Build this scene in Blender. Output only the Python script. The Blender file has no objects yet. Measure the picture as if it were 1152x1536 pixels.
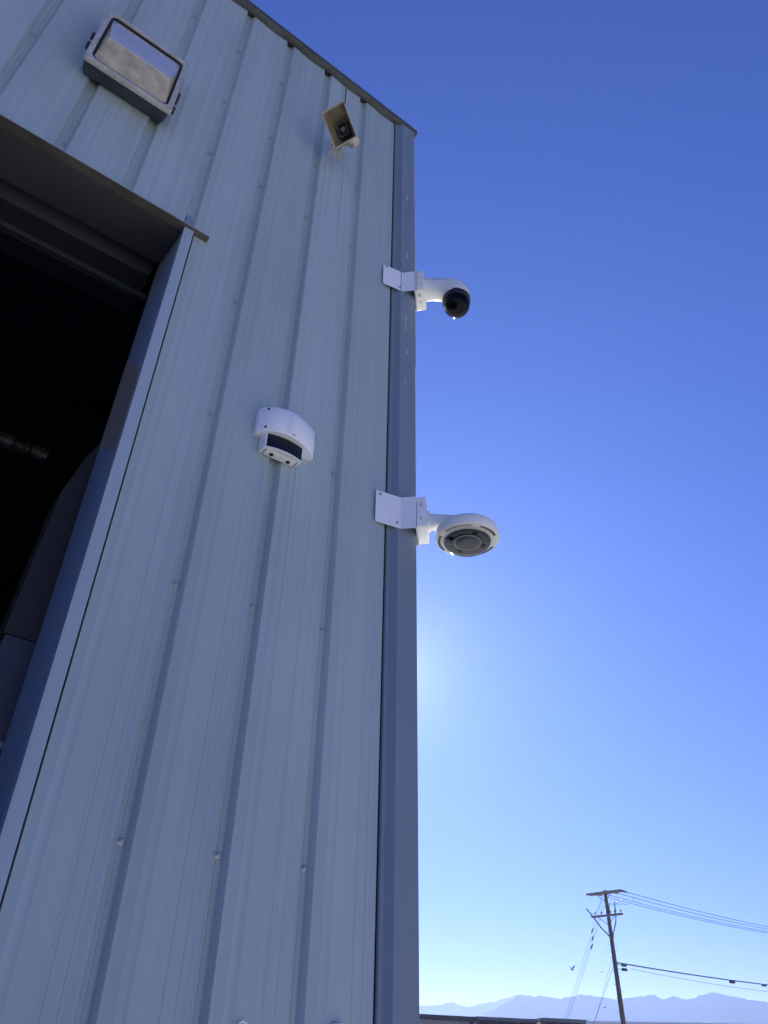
import bpy, bmesh, math, random
from mathutils import Vector, Matrix, noise
R = math.radians
random.seed(7)
S = bpy.context.scene
COL = S.collection

# ------------------------------------------------------------------ camera
CAM = Vector((0.0, -2.25, 1.55))
cam_data = bpy.data.cameras.new("camera"); cam = bpy.data.objects.new("camera", cam_data); COL.objects.link(cam)
rt = Vector((0.80300697, -0.59563007, 0.02011515)); up = Vector((-0.35808688, -0.45522975, 0.81519302)); fw = Vector((0.47639646, 0.66180865, 0.57883998))
cam.matrix_world = Matrix(((rt.x, up.x, -fw.x, CAM.x), (rt.y, up.y, -fw.y, CAM.y), (rt.z, up.z, -fw.z, CAM.z), (0, 0, 0, 1)))
cam_data.sensor_fit = 'HORIZONTAL'; cam_data.sensor_width = 36; cam_data.lens = 36 * 1093.5 / 1152
cam_data.clip_start = 0.05; cam_data.clip_end = 20000
S.camera = cam

# ------------------------------------------------------------------ sky and sun
SKY_TINT, SKY_GAMMA = (0.41, 0.68, 1.80), 0.70
AUREOLE, GLOW = (2.0, 17.0), (3.2, 3.3)                # strength and fall-off in degrees
SUN_EL, SUN_AZ = 23.2, 36.4          # azimuth from +Y towards +X
W = bpy.data.worlds.new("World"); S.world = W; W.use_nodes = True
nt = W.node_tree; nt.nodes.clear()
sky = nt.nodes.new('ShaderNodeTexSky'); sky.sky_type = 'NISHITA'; sky.sun_disc = False
sky.sun_elevation = R(SUN_EL); sky.sun_rotation = R(SUN_AZ)
sky.altitude = 300; sky.air_density = 1.0; sky.dust_density = 0.15; sky.ozone_density = 4.0
bg = nt.nodes.new('ShaderNodeBackground'); bg.inputs['Strength'].default_value = 0.05
wo = nt.nodes.new('ShaderNodeOutputWorld')
grade = nt.nodes.new('ShaderNodeMix'); grade.data_type = 'RGBA'; grade.blend_type = 'MULTIPLY'; grade.inputs[0].default_value = 1.0
grade.inputs[7].default_value = (*SKY_TINT, 1)              # deep blue desert sky as the phone recorded it
gam = nt.nodes.new('ShaderNodeGamma'); gam.inputs[1].default_value = SKY_GAMMA
nt.links.new(sky.outputs[0], gam.inputs[0]); nt.links.new(gam.outputs[0], grade.inputs[6])
# brightening of the sky round the sun
geo = nt.nodes.new('ShaderNodeTexCoord'); dt_ = nt.nodes.new('ShaderNodeVectorMath'); dt_.operation = 'DOT_PRODUCT'
dt_.inputs[1].default_value = (math.sin(R(SUN_AZ)) * math.cos(R(SUN_EL)), math.cos(R(SUN_AZ)) * math.cos(R(SUN_EL)), math.sin(R(SUN_EL)))
nt.links.new(geo.outputs['Generated'], dt_.inputs[0])
ac = nt.nodes.new('ShaderNodeMath'); ac.operation = 'ARCCOSINE'; nt.links.new(dt_.outputs['Value'], ac.inputs[0])
mu = nt.nodes.new('ShaderNodeMath'); mu.operation = 'MULTIPLY'; mu.inputs[1].default_value = -1 / R(AUREOLE[1]); nt.links.new(ac.outputs[0], mu.inputs[0])
ex = nt.nodes.new('ShaderNodeMath'); ex.operation = 'EXPONENT'; nt.links.new(mu.outputs[0], ex.inputs[0])
sc0 = nt.nodes.new('ShaderNodeVectorMath'); sc0.operation = 'SCALE'; sc0.inputs[0].default_value = (0.58 * AUREOLE[0], 0.85 * AUREOLE[0], 1.6 * AUREOLE[0]); nt.links.new(ex.outputs[0], sc0.inputs['Scale'])
ad0 = nt.nodes.new('ShaderNodeVectorMath'); ad0.operation = 'ADD'; nt.links.new(grade.outputs[2], ad0.inputs[0]); nt.links.new(sc0.outputs[0], ad0.inputs[1])
mu1 = nt.nodes.new('ShaderNodeMath'); mu1.operation = 'MULTIPLY'; mu1.inputs[1].default_value = -1 / R(GLOW[1]); nt.links.new(ac.outputs[0], mu1.inputs[0])
ex1 = nt.nodes.new('ShaderNodeMath'); ex1.operation = 'EXPONENT'; nt.links.new(mu1.outputs[0], ex1.inputs[0])
sc1 = nt.nodes.new('ShaderNodeVectorMath'); sc1.operation = 'SCALE'; sc1.inputs[0].default_value = (GLOW[0], GLOW[0], GLOW[0]); nt.links.new(ex1.outputs[0], sc1.inputs['Scale'])
ad1 = nt.nodes.new('ShaderNodeVectorMath'); ad1.operation = 'ADD'; nt.links.new(ad0.outputs[0], ad1.inputs[0]); nt.links.new(sc1.outputs[0], ad1.inputs[1])
nt.links.new(ad1.outputs[0], bg.inputs['Color']); nt.links.new(bg.outputs[0], wo.inputs['Surface'])
SUN_DIR = Vector((math.sin(R(SUN_AZ)) * math.cos(R(SUN_EL)), math.cos(R(SUN_AZ)) * math.cos(R(SUN_EL)), math.sin(R(SUN_EL))))
sun_d = bpy.data.lights.new("sun", 'SUN'); sun_d.energy = 5.0; sun_d.angle = R(0.53); sun_d.color = (1.0, 0.93, 0.82)
sun = bpy.data.objects.new("sun", sun_d); COL.objects.link(sun)
sun.rotation_euler = SUN_DIR.to_track_quat('Z', 'Y').to_euler(); sun.location = (30, 40, 30)
S.view_settings.view_transform = 'Standard'; S.view_settings.look = 'None'
S.view_settings.gamma = 1; S.view_settings.use_curve_mapping = False
S.view_settings.exposure = 1.4

# ------------------------------------------------------------------ helpers
def empty(name, loc=(0, 0, 0), rz=0.0):
    o = bpy.data.objects.new(name, None); COL.objects.link(o); o.location = loc; o.rotation_euler = (0, 0, rz)
    o.empty_display_size = 0.1
    return o

def tag(o, label=None, cat=None, group=None, kind=None):
    if label: o['label'] = label
    if cat: o['category'] = cat
    if group: o['group'] = group
    if kind: o['kind'] = kind
    return o

class MB:
    def __init__(s): s.v = []; s.f = []; s.M = Matrix.Identity(4)
    def add(s, vs, fs):
        n = len(s.v); s.v += [tuple(s.M @ Vector(p)) for p in vs]; s.f += [tuple(i + n for i in f) for f in fs]; return s
    def box(s, lo, hi):
        (a, b, c), (d, e, f) = lo, hi
        return s.add([(a, b, c), (d, b, c), (d, e, c), (a, e, c), (a, b, f), (d, b, f), (d, e, f), (a, e, f)],
                     [(0, 3, 2, 1), (4, 5, 6, 7), (0, 1, 5, 4), (1, 2, 6, 5), (2, 3, 7, 6), (3, 0, 4, 7)])
    def prism(s, poly, z0, z1):                     # polygon in xy, extruded along z
        n = len(poly)
        return s.add([(x, y, z0) for x, y in poly] + [(x, y, z1) for x, y in poly],
                     [tuple(reversed(range(n))), tuple(range(n, 2 * n))] + [(i, (i + 1) % n, n + (i + 1) % n, n + i) for i in range(n)])
    def loft(s, rings, cap0=True, cap1=True):
        n = len(rings[0]); vs = [p for r in rings for p in r]; fs = []
        for k in range(len(rings) - 1):
            for i in range(n):
                j = (i + 1) % n; fs.append((k * n + i, k * n + j, (k + 1) * n + j, (k + 1) * n + i))
        if cap0: fs.append(tuple(reversed(range(n))))
        if cap1: fs.append(tuple(range((len(rings) - 1) * n, len(rings) * n)))
        return s.add(vs, fs)
    def tube(s, pts, rad, seg=8, caps=True):
        pts = [Vector(p) for p in pts]
        if not hasattr(rad, '__len__'): rad = [rad] * len(pts)
        rings = []; u = None
        for i, p in enumerate(pts):
            d = (pts[min(i + 1, len(pts) - 1)] - pts[max(i - 1, 0)]).normalized()
            if u is None:
                u = d.orthogonal().normalized()
            u = (u - d * u.dot(d)).normalized(); w = d.cross(u)
            rings.append([p + (u * math.cos(2 * math.pi * k / seg) + w * math.sin(2 * math.pi * k / seg)) * rad[i] for k in range(seg)])
        return s.loft(rings, caps, caps)
    def lathe(s, prof, seg=32, c=(0, 0, 0)):        # prof: (r, z)
        rings = [[(c[0] + r * math.cos(2 * math.pi * k / seg), c[1] + r * math.sin(2 * math.pi * k / seg), c[2] + z) for k in range(seg)] for r, z in prof]
        return s.loft(rings, prof[0][0] > 1e-5, prof[-1][0] > 1e-5)
    def mesh(s, name, mat, angle=35, bevel=0):
        me = bpy.data.meshes.new(name); me.from_pydata(s.v, [], s.f); me.validate()
        bm = bmesh.new(); bm.from_mesh(me)
        bmesh.ops.remove_doubles(bm, verts=bm.verts, dist=1e-6)
        bmesh.ops.recalc_face_normals(bm, faces=bm.faces)
        if bevel:
            es = [e for e in bm.edges if len(e.link_faces) == 2 and e.calc_face_angle(0) > R(30)]
            bmesh.ops.bevel(bm, geom=es, offset=bevel, segments=2, profile=0.6, affect='EDGES', clamp_overlap=True)
        bm.to_mesh(me); bm.free()
        me.shade_smooth(); me.set_sharp_from_angle(angle=R(angle))
        if mat: me.materials.append(mat)
        return me
    def build(s, name, mat, parent=None, angle=35, bevel=0):
        o = bpy.data.objects.new(name, s.mesh(name, mat, angle, bevel)); COL.objects.link(o)
        if parent: o.parent = parent
        return o

def inst(name, me, parent, loc=(0, 0, 0), rot=(0, 0, 0), scale=(1, 1, 1)):
    o = bpy.data.objects.new(name, me); COL.objects.link(o); o.parent = parent; o.location = loc; o.rotation_euler = rot; o.scale = scale
    return o

def rrect(w, h, r, n=4):
    pts = []
    for cx, cy, a0 in ((w / 2 - r, h / 2 - r, 0), (-w / 2 + r, h / 2 - r, 90), (-w / 2 + r, -h / 2 + r, 180), (w / 2 - r, -h / 2 + r, 270)):
        for k in range(n + 1):
            a = R(a0 + 90 * k / n); pts.append((cx + r * math.cos(a), cy + r * math.sin(a)))
    return pts

# ------------------------------------------------------------------ materials
def mat(name, col, rough=0.5, metal=0.0, var=0.0, vscale=(6, 6, 6), bump=0.0, bscale=40, col2=None, spec=0.5, coat=0.0):
    m = bpy.data.materials.new(name); m.use_nodes = True; t = m.node_tree; b = t.nodes['Principled BSDF']
    b.inputs['Roughness'].default_value = rough; b.inputs['Metallic'].default_value = metal
    b.inputs['Specular IOR Level'].default_value = spec; b.inputs['Coat Weight'].default_value = coat
    b.inputs['Base Color'].default_value = (*col, 1)
    co = t.nodes.new('ShaderNodeTexCoord'); mp = t.nodes.new('ShaderNodeMapping'); mp.inputs['Scale'].default_value = vscale
    t.links.new(co.outputs['Object'], mp.inputs[0])
    if var or col2:
        n = t.nodes.new('ShaderNodeTexNoise'); n.inputs['Scale'].default_value = 1; n.inputs['Detail'].default_value = 6; n.inputs['Roughness'].default_value = 0.65
        t.links.new(mp.outputs[0], n.inputs[0])
        rp = t.nodes.new('ShaderNodeValToRGB'); rp.color_ramp.elements[0].position = 0.32; rp.color_ramp.elements[1].position = 0.7
        c2 = col2 or tuple(c * (1 + var) for c in col); c1 = col if col2 else tuple(c * (1 - var) for c in col)
        rp.color_ramp.elements[0].color = (*c1, 1); rp.color_ramp.elements[1].color = (*c2, 1)
        t.links.new(n.outputs[0], rp.inputs[0]); t.links.new(rp.outputs[0], b.inputs['Base Color'])
    if bump:
        n2 = t.nodes.new('ShaderNodeTexNoise'); n2.inputs['Scale'].default_value = bscale; n2.inputs['Detail'].default_value = 4
        t.links.new(co.outputs['Object'], n2.inputs[0])
        bp = t.nodes.new('ShaderNodeBump'); bp.inputs['Strength'].default_value = bump; bp.inputs['Distance'].default_value = 0.01
        t.links.new(n2.outputs[0], bp.inputs['Height']); t.links.new(bp.outputs[0], b.inputs['Normal'])
    return m

def wall_paint(name, col, rough=0.42, scuff=False):
    """factory-painted steel: long vertical weather streaks, faint blotches, slight oil-canning"""
    m = mat(name, col, rough, 0.0); t = m.node_tree; b = t.nodes['Principled BSDF']; L = t.links
    g = t.nodes.new('ShaderNodeNewGeometry')
    def nz(scale, sx, sy, sz, detail=5):
        mp = t.nodes.new('ShaderNodeMapping'); mp.inputs['Scale'].default_value = (sx, sy, sz); L.new(g.outputs['Position'], mp.inputs[0])
        n = t.nodes.new('ShaderNodeTexNoise'); n.inputs['Scale'].default_value = scale; n.inputs['Detail'].default_value = detail
        L.new(mp.outputs[0], n.inputs[0]); return n
    n1 = nz(1, 26, 20, 0.22); n2 = nz(1, 2.2, 2.2, 0.7, 4); n3 = nz(1, 120, 60, 0.8, 3)
    ad = t.nodes.new('ShaderNodeMath'); ad.operation = 'MULTIPLY_ADD'; ad.inputs[1].default_value = 0.5
    L.new(n1.outputs[0], ad.inputs[0]); L.new(n2.outputs[0], ad.inputs[2])
    a2 = t.nodes.new('ShaderNodeMath'); a2.operation = 'MULTIPLY_ADD'; a2.inputs[1].default_value = 0.35
    L.new(n3.outputs[0], a2.inputs[0]); L.new(ad.outputs[0], a2.inputs[2])
    rp = t.nodes.new('ShaderNodeValToRGB'); e = rp.color_ramp.elements
    e[0].position = 0.62; e[0].color = (*[c * 0.90 for c in col], 1); e[1].position = 1.2; e[1].color = (*[min(1, c * 1.08) for c in col], 1)
    L.new(a2.outputs[0], rp.inputs[0]); out = rp.outputs[0]
    if scuff:                                       # flaked paint along the fold of the corner trim
        sep = t.nodes.new('ShaderNodeSeparateXYZ'); L.new(g.outputs['Position'], sep.inputs[0])
        sb = t.nodes.new('ShaderNodeMath'); sb.operation = 'SUBTRACT'; sb.inputs[1].default_value = 1.722; L.new(sep.outputs[0], sb.inputs[0])
        ab = t.nodes.new('ShaderNodeMath'); ab.operation = 'ABSOLUTE'; L.new(sb.outputs[0], ab.inputs[0])
        lt = t.nodes.new('ShaderNodeMath'); lt.operation = 'LESS_THAN'; lt.inputs[1].default_value = 0.0075; L.new(ab.outputs[0], lt.inputs[0])
        gz = t.nodes.new('ShaderNodeMath'); gz.operation = 'GREATER_THAN'; gz.inputs[1].default_value = 4.3; L.new(sep.outputs[2], gz.inputs[0])
        nn = nz(1, 90, 90, 9, 3); gt = t.nodes.new('ShaderNodeMath'); gt.operation = 'GREATER_THAN'; gt.inputs[1].default_value = 0.625; L.new(nn.outputs[0], gt.inputs[0])
        m1 = t.nodes.new('ShaderNodeMath'); m1.operation = 'MULTIPLY'; L.new(lt.outputs[0], m1.inputs[0]); L.new(gt.outputs[0], m1.inputs[1])
        m2 = t.nodes.new('ShaderNodeMath'); m2.operation = 'MULTIPLY'; L.new(m1.outputs[0], m2.inputs[0]); L.new(gz.outputs[0], m2.inputs[1])
        mx = t.nodes.new('ShaderNodeMix'); mx.data_type = 'RGBA'; L.new(m2.outputs[0], mx.inputs[0]); L.new(out, mx.inputs[6]); mx.inputs[7].default_value = (0.5, 0.52, 0.55, 1)
        out = mx.outputs[2]
    L.new(out, b.inputs['Base Color'])
    oi = t.nodes.new('ShaderNodeObjectInfo'); mo = t.nodes.new('ShaderNodeMapRange'); mo.inputs[3].default_value = .955; mo.inputs[4].default_value = 1.045; L.new(oi.outputs['Random'], mo.inputs[0])
    sv = t.nodes.new('ShaderNodeVectorMath'); sv.operation = 'SCALE'; L.new(out, sv.inputs[0]); L.new(mo.outputs[0], sv.inputs['Scale']); out = sv.outputs[0]
    sp = t.nodes.new('ShaderNodeSeparateXYZ'); L.new(g.outputs['Position'], sp.inputs[0]); st = nz(1, 75, 20, 0.5, 4)
    def mth(op, a, b_=None, c_=None):
        q = t.nodes.new('ShaderNodeMath'); q.operation = op
        for k, v in enumerate((a, b_, c_)):
            if v is None: continue
            if hasattr(v, 'links'): L.new(v, q.inputs[k])
            else: q.inputs[k].default_value = v
        return q.outputs[0]
    tot = None
    for xc, hw_, zt, ln, amt in ((1.19, .16, 6.12, 1.1, .8), (-.05, .24, 5.30, .7, .5), (1.06, .13, 3.54, 1.2, .6), (1.66, .06, 5.15, 1.2, .4), (.6, .5, 7.1, .8, .5), (1.3, .5, 7.1, .6, .4)):
        ax = mth('SUBTRACT', 1.0, mth('DIVIDE', mth('ABSOLUTE', mth('SUBTRACT', sp.outputs[0], xc)), hw_))
        ax = mth('MAXIMUM', mth('MINIMUM', mth('MULTIPLY', ax, 3.0), 1.0), 0.0)
        az_ = mth('SUBTRACT', 1.0, mth('DIVIDE', mth('SUBTRACT', zt, sp.outputs[2]), ln))
        az_ = mth('MULTIPLY', mth('MAXIMUM', mth('MINIMUM', az_, 1.0), 0.0), mth('LESS_THAN', sp.outputs[2], zt))
        f = mth('MULTIPLY', mth('MULTIPLY', ax, az_), amt); tot = f if tot is None else mth('MAXIMUM', tot, f)
    run = mth('MAXIMUM', mth('MULTIPLY', mth('SUBTRACT', st.outputs[0], .46), 5.0), 0.0)
    gr = mth('MINIMUM', mth('MULTIPLY', mth('MULTIPLY', run, tot), .5), .4)
    mg = t.nodes.new('ShaderNodeMix'); mg.data_type = 'RGBA'; L.new(gr, mg.inputs[0]); L.new(out, mg.inputs[6]); mg.inputs[7].default_value = (.17, .175, .18, 1); L.new(mg.outputs[2], b.inputs['Base Color'])
    nb = nz(1, 4, 4, 1.4, 2); bp = t.nodes.new('ShaderNodeBump'); bp.inputs['Strength'].default_value = 0.5; bp.inputs['Distance'].default_value = 0.014
    L.new(nb.outputs[0], bp.inputs['Height']); L.new(bp.outputs[0], b.inputs['Normal'])
    return m

WALLC = (0.36, 0.43, 0.44)
M = dict(
    wall=wall_paint('painted_steel', WALLC),
    trim=wall_paint('corner_trim_paint', (0.19, 0.235, 0.285), 0.45, scuff=True),
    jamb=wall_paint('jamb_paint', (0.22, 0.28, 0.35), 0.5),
    jambfront=wall_paint('jamb_trim_paint', (0.35, 0.41, 0.45)),
    eave=mat('eave_trim_paint', (0.05, 0.056, 0.055), 0.5, var=0.3, vscale=(8, 8, 8)),
    drip=mat('olive_drip_metal', (0.11, 0.105, 0.085), 0.6, var=0.25, vscale=(5, 5, 5)),
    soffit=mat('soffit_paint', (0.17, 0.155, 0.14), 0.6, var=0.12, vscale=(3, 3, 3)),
    screw=mat('zinc_screw', (0.45, 0.46, 0.48), 0.35, 0.6, var=0.15, vscale=(90, 90, 90)),
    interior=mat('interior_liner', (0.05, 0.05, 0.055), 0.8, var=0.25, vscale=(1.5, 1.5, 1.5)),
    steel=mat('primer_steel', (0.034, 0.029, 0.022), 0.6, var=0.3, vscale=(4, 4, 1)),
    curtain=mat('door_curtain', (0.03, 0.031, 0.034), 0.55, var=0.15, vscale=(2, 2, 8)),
    concrete=mat('concrete', (0.12, 0.115, 0.11), 0.85, var=0.2, vscale=(0.8, 0.8, 0.8), bump=0.2),
    pale_yard=mat('pale_concrete_yard', (0.49, 0.50, 0.46), 0.9, var=0.18, vscale=(0.35, 0.35, 0.35), bump=0.4, bscale=30),  # pale concrete, albedo raised to bounce sunlight onto the shaded wall
    foil=mat('foil_duct', (0.10, 0.095, 0.08), 0.5, 0.5, var=0.9, vscale=(8, 8, 8), bump=0.6, bscale=25),
    alu=mat('weathered_aluminium', (0.50, 0.48, 0.43), 0.5, 0.15, var=0.22, vscale=(22, 22, 22), bump=0.1, bscale=120),
    darkhousing=mat('dark_cast_housing', (0.055, 0.057, 0.065), 0.55, var=0.3, vscale=(14, 14, 14)),
    white=mat('white_powder_coat', (0.84, 0.86, 0.88), 0.4, var=0.03, vscale=(10, 10, 10), bump=0.03, bscale=300),
    cream=mat('white_camera_plastic', (0.80, 0.795, 0.76), 0.38, var=0.04, vscale=(12, 12, 12)),
    grey=mat('grey_camera_plastic', (0.42, 0.43, 0.44), 0.45, var=0.08, vscale=(20, 20, 20)),
    ringgrey=mat('greige_plastic', (0.50, 0.49, 0.46), 0.45, var=0.06, vscale=(20, 20, 20)),
    black=mat('black_plastic', (0.012, 0.012, 0.014), 0.35, var=0.2, vscale=(30, 30, 30)),
    window=mat('dark_sensor_window', (0.012, 0.012, 0.015), 0.3, var=0.2, vscale=(20, 20, 20), spec=0.35),
    horn=mat('yellowed_beige_plastic', (0.52, 0.46, 0.34), 0.5, var=0.14, vscale=(9, 9, 9)),
    hornin=mat('shaded_horn_inside', (0.23, 0.18, 0.11), 0.6, var=0.35, vscale=(12, 12, 12)),  # beige plastic darkened, the shade inside the mouth put into the colour
    wood=mat('creosoted_wood', (0.10, 0.075, 0.055), 0.85, var=0.4, vscale=(14, 14, 0.8)),
    woodarm=mat('crossarm_wood', (0.15, 0.12, 0.095), 0.85, var=0.35, vscale=(3, 3, 6)),
    cable=mat('black_cable', (0.02, 0.02, 0.022), 0.6),
    wire=mat('bare_wire', (0.03, 0.03, 0.032), 0.7, 0.0),
    porcelain=mat('brown_insulator', (0.05, 0.035, 0.03), 0.3),
    feather=mat('dark_feathers', (0.03, 0.028, 0.028), 0.8),
    shedgrey=mat('grey_shed_roof', (0.16, 0.165, 0.18), 0.6, var=0.12, vscale=(1, 1, 1)),
    shedbrown=mat('brown_shed_roof', (0.10, 0.085, 0.075), 0.7, var=0.2, vscale=(1, 1, 1)),
    shedwall=mat('beige_shed_wall', (0.38, 0.35, 0.30), 0.7, var=0.1, vscale=(1, 1, 1)),
    sheddark=mat('dark_shed_wall', (0.06, 0.06, 0.065), 0.7, var=0.2, vscale=(1, 1, 1)),
    rock=mat('dry_mountain_rock', (0.055, 0.05, 0.045), 0.95, var=0.12, vscale=(0.004, 0.004, 0.01)),
    whiteroof=mat('white_roof', (0.75, 0.75, 0.74), 0.6, var=0.04, vscale=(0.1, 0.1, 0.1)),
    rust=mat('red_primer', (0.22, 0.06, 0.045), 0.7, var=0.2, vscale=(10, 10, 10)),
    glasslens=None, bubble=None, smoked=None)

def refractor():
    m = mat('prismatic_refractor', (0.46, 0.43, 0.37), 0.3); t = m.node_tree; b = t.nodes['Principled BSDF']; L = t.links
    co = t.nodes.new('ShaderNodeTexCoord')
    n = t.nodes.new('ShaderNodeTexNoise'); n.inputs['Scale'].default_value = 16; n.inputs['Detail'].default_value = 8; L.new(co.outputs['Object'], n.inputs[0])
    rp = t.nodes.new('ShaderNodeValToRGB'); rp.color_ramp.elements[0].position = 0.3; rp.color_ramp.elements[1].position = 0.75
    rp.color_ramp.elements[0].color = (0.36, 0.31, 0.20, 1); rp.color_ramp.elements[1].color = (0.66, 0.56, 0.37, 1)  # dirt mottle, tan also warmed to imitate bounce from sunlit ground
    L.new(n.outputs[0], rp.inputs[0]); L.new(rp.outputs[0], b.inputs['Base Color'])
    wv = t.nodes.new('ShaderNodeTexWave'); wv.inputs['Scale'].default_value = 60; wv.bands_direction = 'X'; L.new(co.outputs['Object'], wv.inputs[0])
    bp = t.nodes.new('ShaderNodeBump'); bp.inputs['Strength'].default_value = 0.15; bp.inputs['Distance'].default_value = 0.004
    L.new(wv.outputs[1], bp.inputs['Height']); L.new(bp.outputs[0], b.inputs['Normal'])
    b.inputs['Coat Weight'].default_value = 0.2; b.inputs['Coat Roughness'].default_value = 0.15
    return m
M['glasslens'] = refractor()

def clear_shell(name, tint, gloss_rough=0.03, edge=0.0):
    m = bpy.data.materials.new(name); m.use_nodes = True; t = m.node_tree; t.nodes.clear(); L = t.links
    tr = t.nodes.new('ShaderNodeBsdfTransparent'); tr.inputs[0].default_value = (*tint, 1)
    gl = t.nodes.new('ShaderNodeBsdfGlossy'); gl.inputs['Roughness'].default_value = gloss_rough
    n = t.nodes.new('ShaderNodeTexNoise'); n.inputs['Scale'].default_value = 25
    fr = t.nodes.new('ShaderNodeFresnel'); fr.inputs[0].default_value = 1.3
    tl = t.nodes.new('ShaderNodeBsdfTranslucent'); tl.inputs[0].default_value = (0.9, 0.9, 0.9, 1)
    mr = t.nodes.new('ShaderNodeMapRange'); mr.inputs[3].default_value = 0.0; mr.inputs[4].default_value = 0.012; L.new(n.outputs[0], mr.inputs[0])
    m0 = t.nodes.new('ShaderNodeMixShader'); L.new(mr.outputs[0], m0.inputs[0]); L.new(tr.outputs[0], m0.inputs[1]); L.new(tl.outputs[0], m0.inputs[2])
    lw = t.nodes.new('ShaderNodeLayerWeight'); lw.inputs[0].default_value = .25
    em = t.nodes.new('ShaderNodeMath'); em.operation = 'MULTIPLY_ADD'; em.inputs[1].default_value = edge; L.new(lw.outputs['Facing'], em.inputs[0]); L.new(mr.outputs[0], em.inputs[2]); L.new(em.outputs[0], m0.inputs[0])
    mx = t.nodes.new('ShaderNodeMixShader'); o = t.nodes.new('ShaderNodeOutputMaterial')
    L.new(fr.outputs[0], mx.inputs[0]); L.new(m0.outputs[0], mx.inputs[1]); L.new(gl.outputs[0], mx.inputs[2]); L.new(mx.outputs[0], o.inputs[0])
    return m
M['upperglass'] = mat('upper_refractor_glass', (0.55, 0.55, 0.57), 0.12, var=.06, vscale=(9, 9, 9), coat=.8)  # pale base colour stands in for sky mirrored in the upper face
M['bubble'] = clear_shell('clear_bubble', (0.42, 0.42, 0.46), 0.05, 0.01)
M['smoked'] = clear_shell('smoked_bubble', (0.14, 0.14, 0.16), 0.08, 0.12)

# ------------------------------------------------------------------ the setting
g = MB(); g.add([(-9000, -9000, 0), (9000, -9000, 0), (9000, 9000, 0), (-9000, 9000, 0)], [(0, 1, 2, 3)])
tag(g.build('ground', M['pale_yard']), kind='structure')

def polar(az, D, z): return Vector((CAM.x + D * math.sin(R(az)), CAM.y + D * math.cos(R(az)), z))

RIDGE = [(20, .02), (28, .026), (34, .022), (37, .027), (39.14, .0234), (40.2, .0245), (40.92, .0278), (41.9, .023), (42.86, .027), (43.6, .0285), (44.3, .032), (45.29, .0359), (46.2, .0345), (46.86, .0351), (47.89, .0328), (49.26, .0369),
         (50.4, .0353), (51.4, .0324), (52.6, .0355), (53.67, .0377), (54.25, .033), (54.84, .0367), (55.58, .0332), (56.4, .037), (57.18, .0406), (58.3, .0366), (60.08, .0316), (62, .034), (65, .027), (70, .033), (76, .024), (84, .028), (92, .018)]
def ridge_h(az, tab):
    for (a, h), (b, k) in zip(tab, tab[1:]):
        if a <= az <= b:
            t = (az - a) / (b - a); return h + (k - h) * t
    return tab[-1][1]
def mountain(name, tab, D, depth, seed, a0, a1, na=420, nr=14):
    mb = MB(); vs = []; fs = []
    for i in range(na + 1):
        az = a0 + (a1 - a0) * i / na
        fade = min(1, (az - a0) / 3, (a1 - az) / 3)
        for j in range(nr + 1):
            u = j / nr; dist = D + depth * (u - 0.5)
            prof = 1 - abs(u - 0.5) * 2
            prof = prof ** 0.97
            hz = ridge_h(az, tab) * D * prof * fade
            p = polar(az, dist, 0)
            nz = noise.fractal((p.x * .012 + seed, p.y * .012, 0), 1.0, 2.0, 5)
            nr2 = noise.noise((az * 3.1 + seed, 0, 0)) * .5 + noise.noise((az * 8 + seed, 3, 0)) * .55 + noise.noise((az * 19 + seed, 5, 0)) * .4
            hz += (nz * 7 * prof * (1 - prof) * 3 + nr2 * 6.5 * prof) * fade
            vs.append((p.x, p.y, max(hz, -0.5) + (0.0 if u not in (0, 1) else -1)))
    n = nr + 1
    for i in range(na):
        for j in range(nr): fs.append((i * n + j, (i + 1) * n + j, (i + 1) * n + j + 1, i * n + j + 1))
    mb.add(vs, fs); return tag(mb.build(name, M['rock'], angle=25), kind='structure')
mountain('mountains', [(a, h * (0.5 + 0.5 * min(1, max(0, (a - 41.5) / 3.6)) ** 1.3)) for a, h in RIDGE], 2300, 190, 3.0, 20, 92)
mountain('distant_mountains', [(a, h * 1.0) for a, h in RIDGE], 2950, 240, 11.0, 20, 92)

# ------------------------------------------------------------------ metal building
B = tag(empty('metal_building'), 'tall steel clad building with recessed vertical grooves and a dark open doorway', 'building')
PITCH, EAVE, DOORZ, DEEP = 0.308, 7.12, 4.63, 0.030
CR = 0.5                                             # bead sizes factor
def strip_profile():
    """one pan seen from above: x from the right lip of the last groove (0) to the right lip of its own groove (PITCH)"""
    p = [(0.0, 0.0)]
    for x in (0.041, 0.076): p += [(x - .0035, 0), (x - .0010, -.0008), (x + .0010, -.0008), (x + .0035, 0)]
    p += [(.106, 0), (.116, .0016)]
    for x in (0.165, 0.206): p += [(x - .0022, .0016), (x, .0029), (x + .0022, .0016)]
    p += [(.235, .0016), (.240, 0)]
    x0 = PITCH - .062
    p += [(x0, 0), (x0 + .003, .003), (x0 + .015, DEEP - .002), (x0 + .018, DEEP), (x0 + .029, DEEP), (x0 + .030, DEEP - .002), (x0 + .032, DEEP - .002), (x0 + .033, DEEP),
          (PITCH - .018, DEEP), (PITCH - .015, DEEP - .002), (PITCH - .003, .003), (PITCH, 0)]
    return p
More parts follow.
